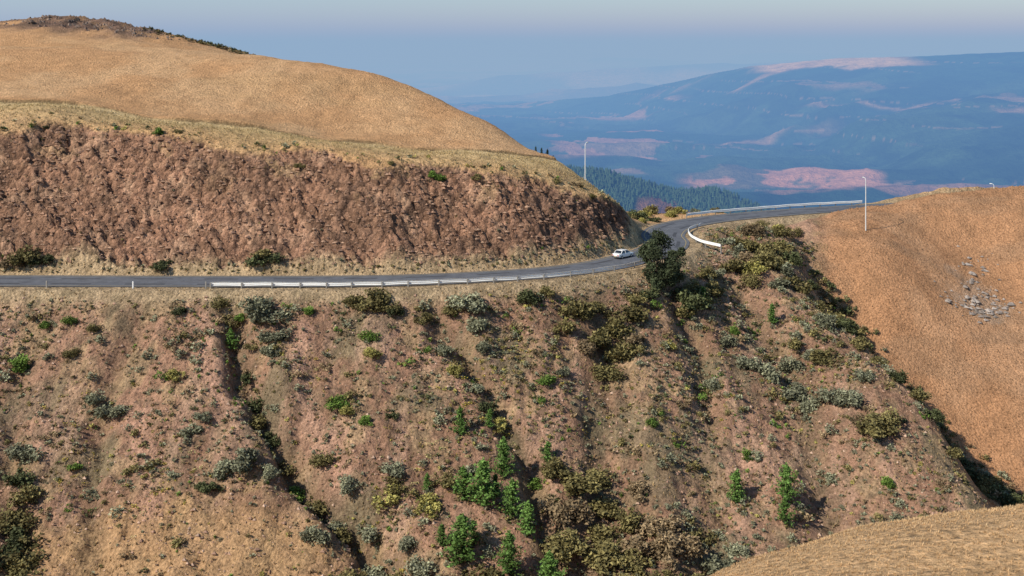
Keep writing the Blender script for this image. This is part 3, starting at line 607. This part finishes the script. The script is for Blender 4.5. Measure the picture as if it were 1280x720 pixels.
for (x,y) in [(-58.5,175.6),(-47.2,175.4),(-72,176)]:
    V=[];F=[]
    for z,w in ((-.3,.09),(1.0,.09),(1.08,.05)):
        for (u,v_) in ((-1,-1),(1,-1),(1,1),(-1,1)): V.append((u*w,v_*w,z))
    for k in range(2):
        for j in range(4): a=k*4+j;b=k*4+(j+1)%4; F.append((a,b,b+4,a+4))
    F.append((8,9,10,11)); o=link(bpy.data.objects.new('marker_post',pymesh('marker_post',V,F,M_rail if x<-50 and x>-60 else M_post))); o.location=(x,y,H1(x,y))

# ------------------------------------------------------------------ car (white saloon)
def build_car(x,y,ang):
    e=bpy.data.objects.new('car',None); link(e); e.location=(x,y,.01); e.rotation_euler=(0,0,ang)
    P=plain('white_car_paint',(.8,.8,.78),.25,0,.5); G=plain('window_glass',(.02,.025,.03),.08,0,.6); T=plain('tyre_rubber',(.02,.02,.02),.8); K=plain('black_trim',(.03,.03,.03),.6); HB=plain('wheel_hub',(.5,.5,.5),.35,.7); RL=plain('tail_light',(.4,.01,.01),.3); WL=plain('headlight',(.7,.7,.65),.15)
    def part(nm,V,F,m):
        me=pymesh(nm,V,F,m)
        bm=bmesh.new(); bm.from_mesh(me); bmesh.ops.recalc_face_normals(bm,faces=bm.faces); bm.to_mesh(me); bm.free()
        o=link(bpy.data.objects.new(nm,me)); o.parent=e; return o
    st=[(-2.18,.66,.36,.78),(-2.08,.78,.26,.90),(-1.5,.82,.22,.96),(-.6,.84,.2,.97),(.4,.84,.2,.95),(1.1,.83,.22,.9),(1.8,.80,.26,.80),(2.08,.75,.28,.72),(2.18,.64,.36,.62)]
    V=[];F=[]
    for (sx,hw,zb,zt) in st:
        for (a,b) in ((.85,0),(1,.18),(1,.62),(.96,.85),(.82,1),(-.82,1),(-.96,.85),(-1,.62),(-1,.18),(-.85,0)): V.append((sx,a*hw,zb+(zt-zb)*b))
    for i in range(len(st)-1):
        for j in range(10): a=i*10+j;b=i*10+(j+1)%10; F.append((a,b,b+10,a+10))
    F+=[tuple(range(10)),tuple(range(len(V)-10,len(V)))]
    part('body',V,F,P)
    def frus(x0,x1,w0,z0,x2,x3,w1,z1): 
        V=[(x0,-w0,z0),(x1,-w0,z0),(x1,w0,z0),(x0,w0,z0),(x2,-w1,z1),(x3,-w1,z1),(x3,w1,z1),(x2,w1,z1)]
        return V,[(0,1,2,3),(4,5,6,7),(0,1,5,4),(1,2,6,5),(2,3,7,6),(3,0,4,7)]
    V,F=frus(-1.5,1.0,.76,.93,-1.02,.36,.62,1.36); part('windows',V,F,G)
    V,F=frus(-1.08,.40,.64,1.355,-.98,.28,.56,1.42); part('roof',V,F,P)
    V=[];F=[]
    def bar(p,q,w):
        p=Vector(p);q=Vector(q); o=len(V); ax=(q-p).normalized(); u=ax.cross(Vector((0,0,1))).normalized()*w; v=ax.cross(u).normalized()*w
        for c_ in (p,q):
            for (s1,s2) in ((-1,-1),(1,-1),(1,1),(-1,1)): V.append(tuple(c_+u*s1+v*s2))
        F.extend([(o,o+1,o+5,o+4),(o+1,o+2,o+6,o+5),(o+2,o+3,o+7,o+6),(o+3,o,o+4,o+7),(o,o+1,o+2,o+3),(o+4,o+5,o+6,o+7)])
    for sg_ in (-1,1):
        bar((-1.5,.765*sg_,.94),(-1.02,.63*sg_,1.37),.045); bar((1.0,.765*sg_,.94),(.36,.63*sg_,1.37),.035); bar((-.25,.77*sg_,.94),(-.28,.63*sg_,1.37),.035)
    part('pillars',V,F,P)
    for nm,px in (('rear',-1.3),('front',1.32)):
        for sg_ in (-1,1):
            for m,r,wd,yy in ((T,.31,.2,.74),(HB,.18,.03,.85)):
                V=[];F=[];n=20
                for k,(yo,rr_) in enumerate(((-wd/2,r*.93),(-wd/2+wd*.2,r),(wd/2-wd*.2,r),(wd/2,r*.93))):
                    for j in range(n): a=6.283*j/n; V.append((px+rr_*math.cos(a),(yy+yo)*sg_,.31+rr_*math.sin(a)))
                for k in range(3):
                    for j in range(n): a=k*n+j;b=k*n+(j+1)%n; F.append((a,b,b+n,a+n))
                F+=[tuple(range(n)),tuple(range(3*n,4*n))]
                part(('tyre_' if m is T else 'hub_')+nm,V,F,m)
    for nm,x0,x1,y0,y1,z0,z1,m in [('rear_bumper',-2.27,-2.1,-.76,.76,.36,.52,K),('front_bumper',2.1,2.27,-.75,.75,.34,.5,K),('tail_light_l',-2.2,-2.1,.42,.7,.58,.74,RL),('tail_light_r',-2.2,-2.1,-.7,-.42,.58,.74,RL),('headlight_l',2.08,2.2,.38,.66,.52,.62,WL),('headlight_r',2.08,2.2,-.66,-.38,.52,.62,WL),('grille',2.1,2.19,-.36,.36,.5,.6,K),('number_plate',-2.29,-2.26,-.25,.25,.38,.5,M_yel)]:
        V=[(a,b,c_) for c_ in (z0,z1) for (a,b) in ((x0,y0),(x1,y0),(x1,y1),(x0,y1))]
        part(nm,V,[(0,1,2,3),(4,5,6,7),(0,1,5,4),(1,2,6,5),(2,3,7,6),(3,0,4,7)],m)
build_car(19.6,201.0,math.atan2(8,7.4))

# ------------------------------------------------------------------ haze layer over the valley
hz=bpy.data.materials.new('air_haze'); hz.use_nodes=True; nt=hz.node_tree; nt.nodes.clear()
out=N(nt,'ShaderNodeOutputMaterial'); ab=N(nt,'ShaderNodeVolumeAbsorption'); em=N(nt,'ShaderNodeEmission'); ad=N(nt,'ShaderNodeAddShader')
sig=np.array([1/10500,1/6400,1/3700]); asy=np.array([.285,.415,.585]); dens=sig.max()
ab.inputs['Color'].default_value=(*(1-sig/dens),1); ab.inputs['Density'].default_value=dens
e=sig*asy; es=e.max(); em.inputs['Color'].default_value=(*(e/es),1); em.inputs['Strength'].default_value=es
nt.links.new(ab.outputs[0],ad.inputs[0]); nt.links.new(em.outputs[0],ad.inputs[1]); nt.links.new(ad.outputs[0],out.inputs['Volume'])
V=[(a*95000,b_,c_) for c_ in (-1500,400) for (a,b_) in ((-1,700),(1,700),(1,95000),(-1,95000))]
o=link(bpy.data.objects.new('haze',pymesh('haze',V,[(3,2,1,0),(4,5,6,7),(0,1,5,4),(1,2,6,5),(2,3,7,6),(3,0,4,7)],hz)))

# ------------------------------------------------------------------ light
sd=Vector((-.66,-.46,.64)).normalized(); el=math.asin(sd.z)
w=bpy.data.worlds.new('World'); scene.world=w; w.use_nodes=True; nt=w.node_tree; bg=nt.nodes['Background']
sk=nt.nodes.new('ShaderNodeTexSky'); sk.sky_type='NISHITA'; sk.sun_disc=False; sk.sun_elevation=el; sk.sun_rotation=math.atan2(sd.x,sd.y); sk.altitude=1800; sk.dust_density=1.0
mx=nt.nodes.new('ShaderNodeVectorMath'); mx.operation='MULTIPLY'; mx.inputs[1].default_value=(.84,1.0,1.08)
nt.links.new(sk.outputs[0],mx.inputs[0]); nt.links.new(mx.outputs[0],bg.inputs[0]); bg.inputs[1].default_value=.125
L=bpy.data.lights.new('sun','SUN'); L.energy=5.0; L.angle=math.radians(.5); L.color=(1,.93,.81)
lo=link(bpy.data.objects.new('sun',L)); lo.rotation_euler=(-sd).to_track_quat('-Z','Y').to_euler(); lo.location=(-100,-50,200)

# ------------------------------------------------------------------ camera
cam=bpy.data.cameras.new('camera'); cam.sensor_width=36; cam.lens=40; cam.shift_y=-300/1280; cam.clip_end=200000; cam.clip_start=.5
co=link(bpy.data.objects.new('camera',cam)); co.location=(0,0,37); co.rotation_euler=(math.radians(90),0,0)
scene.camera=co
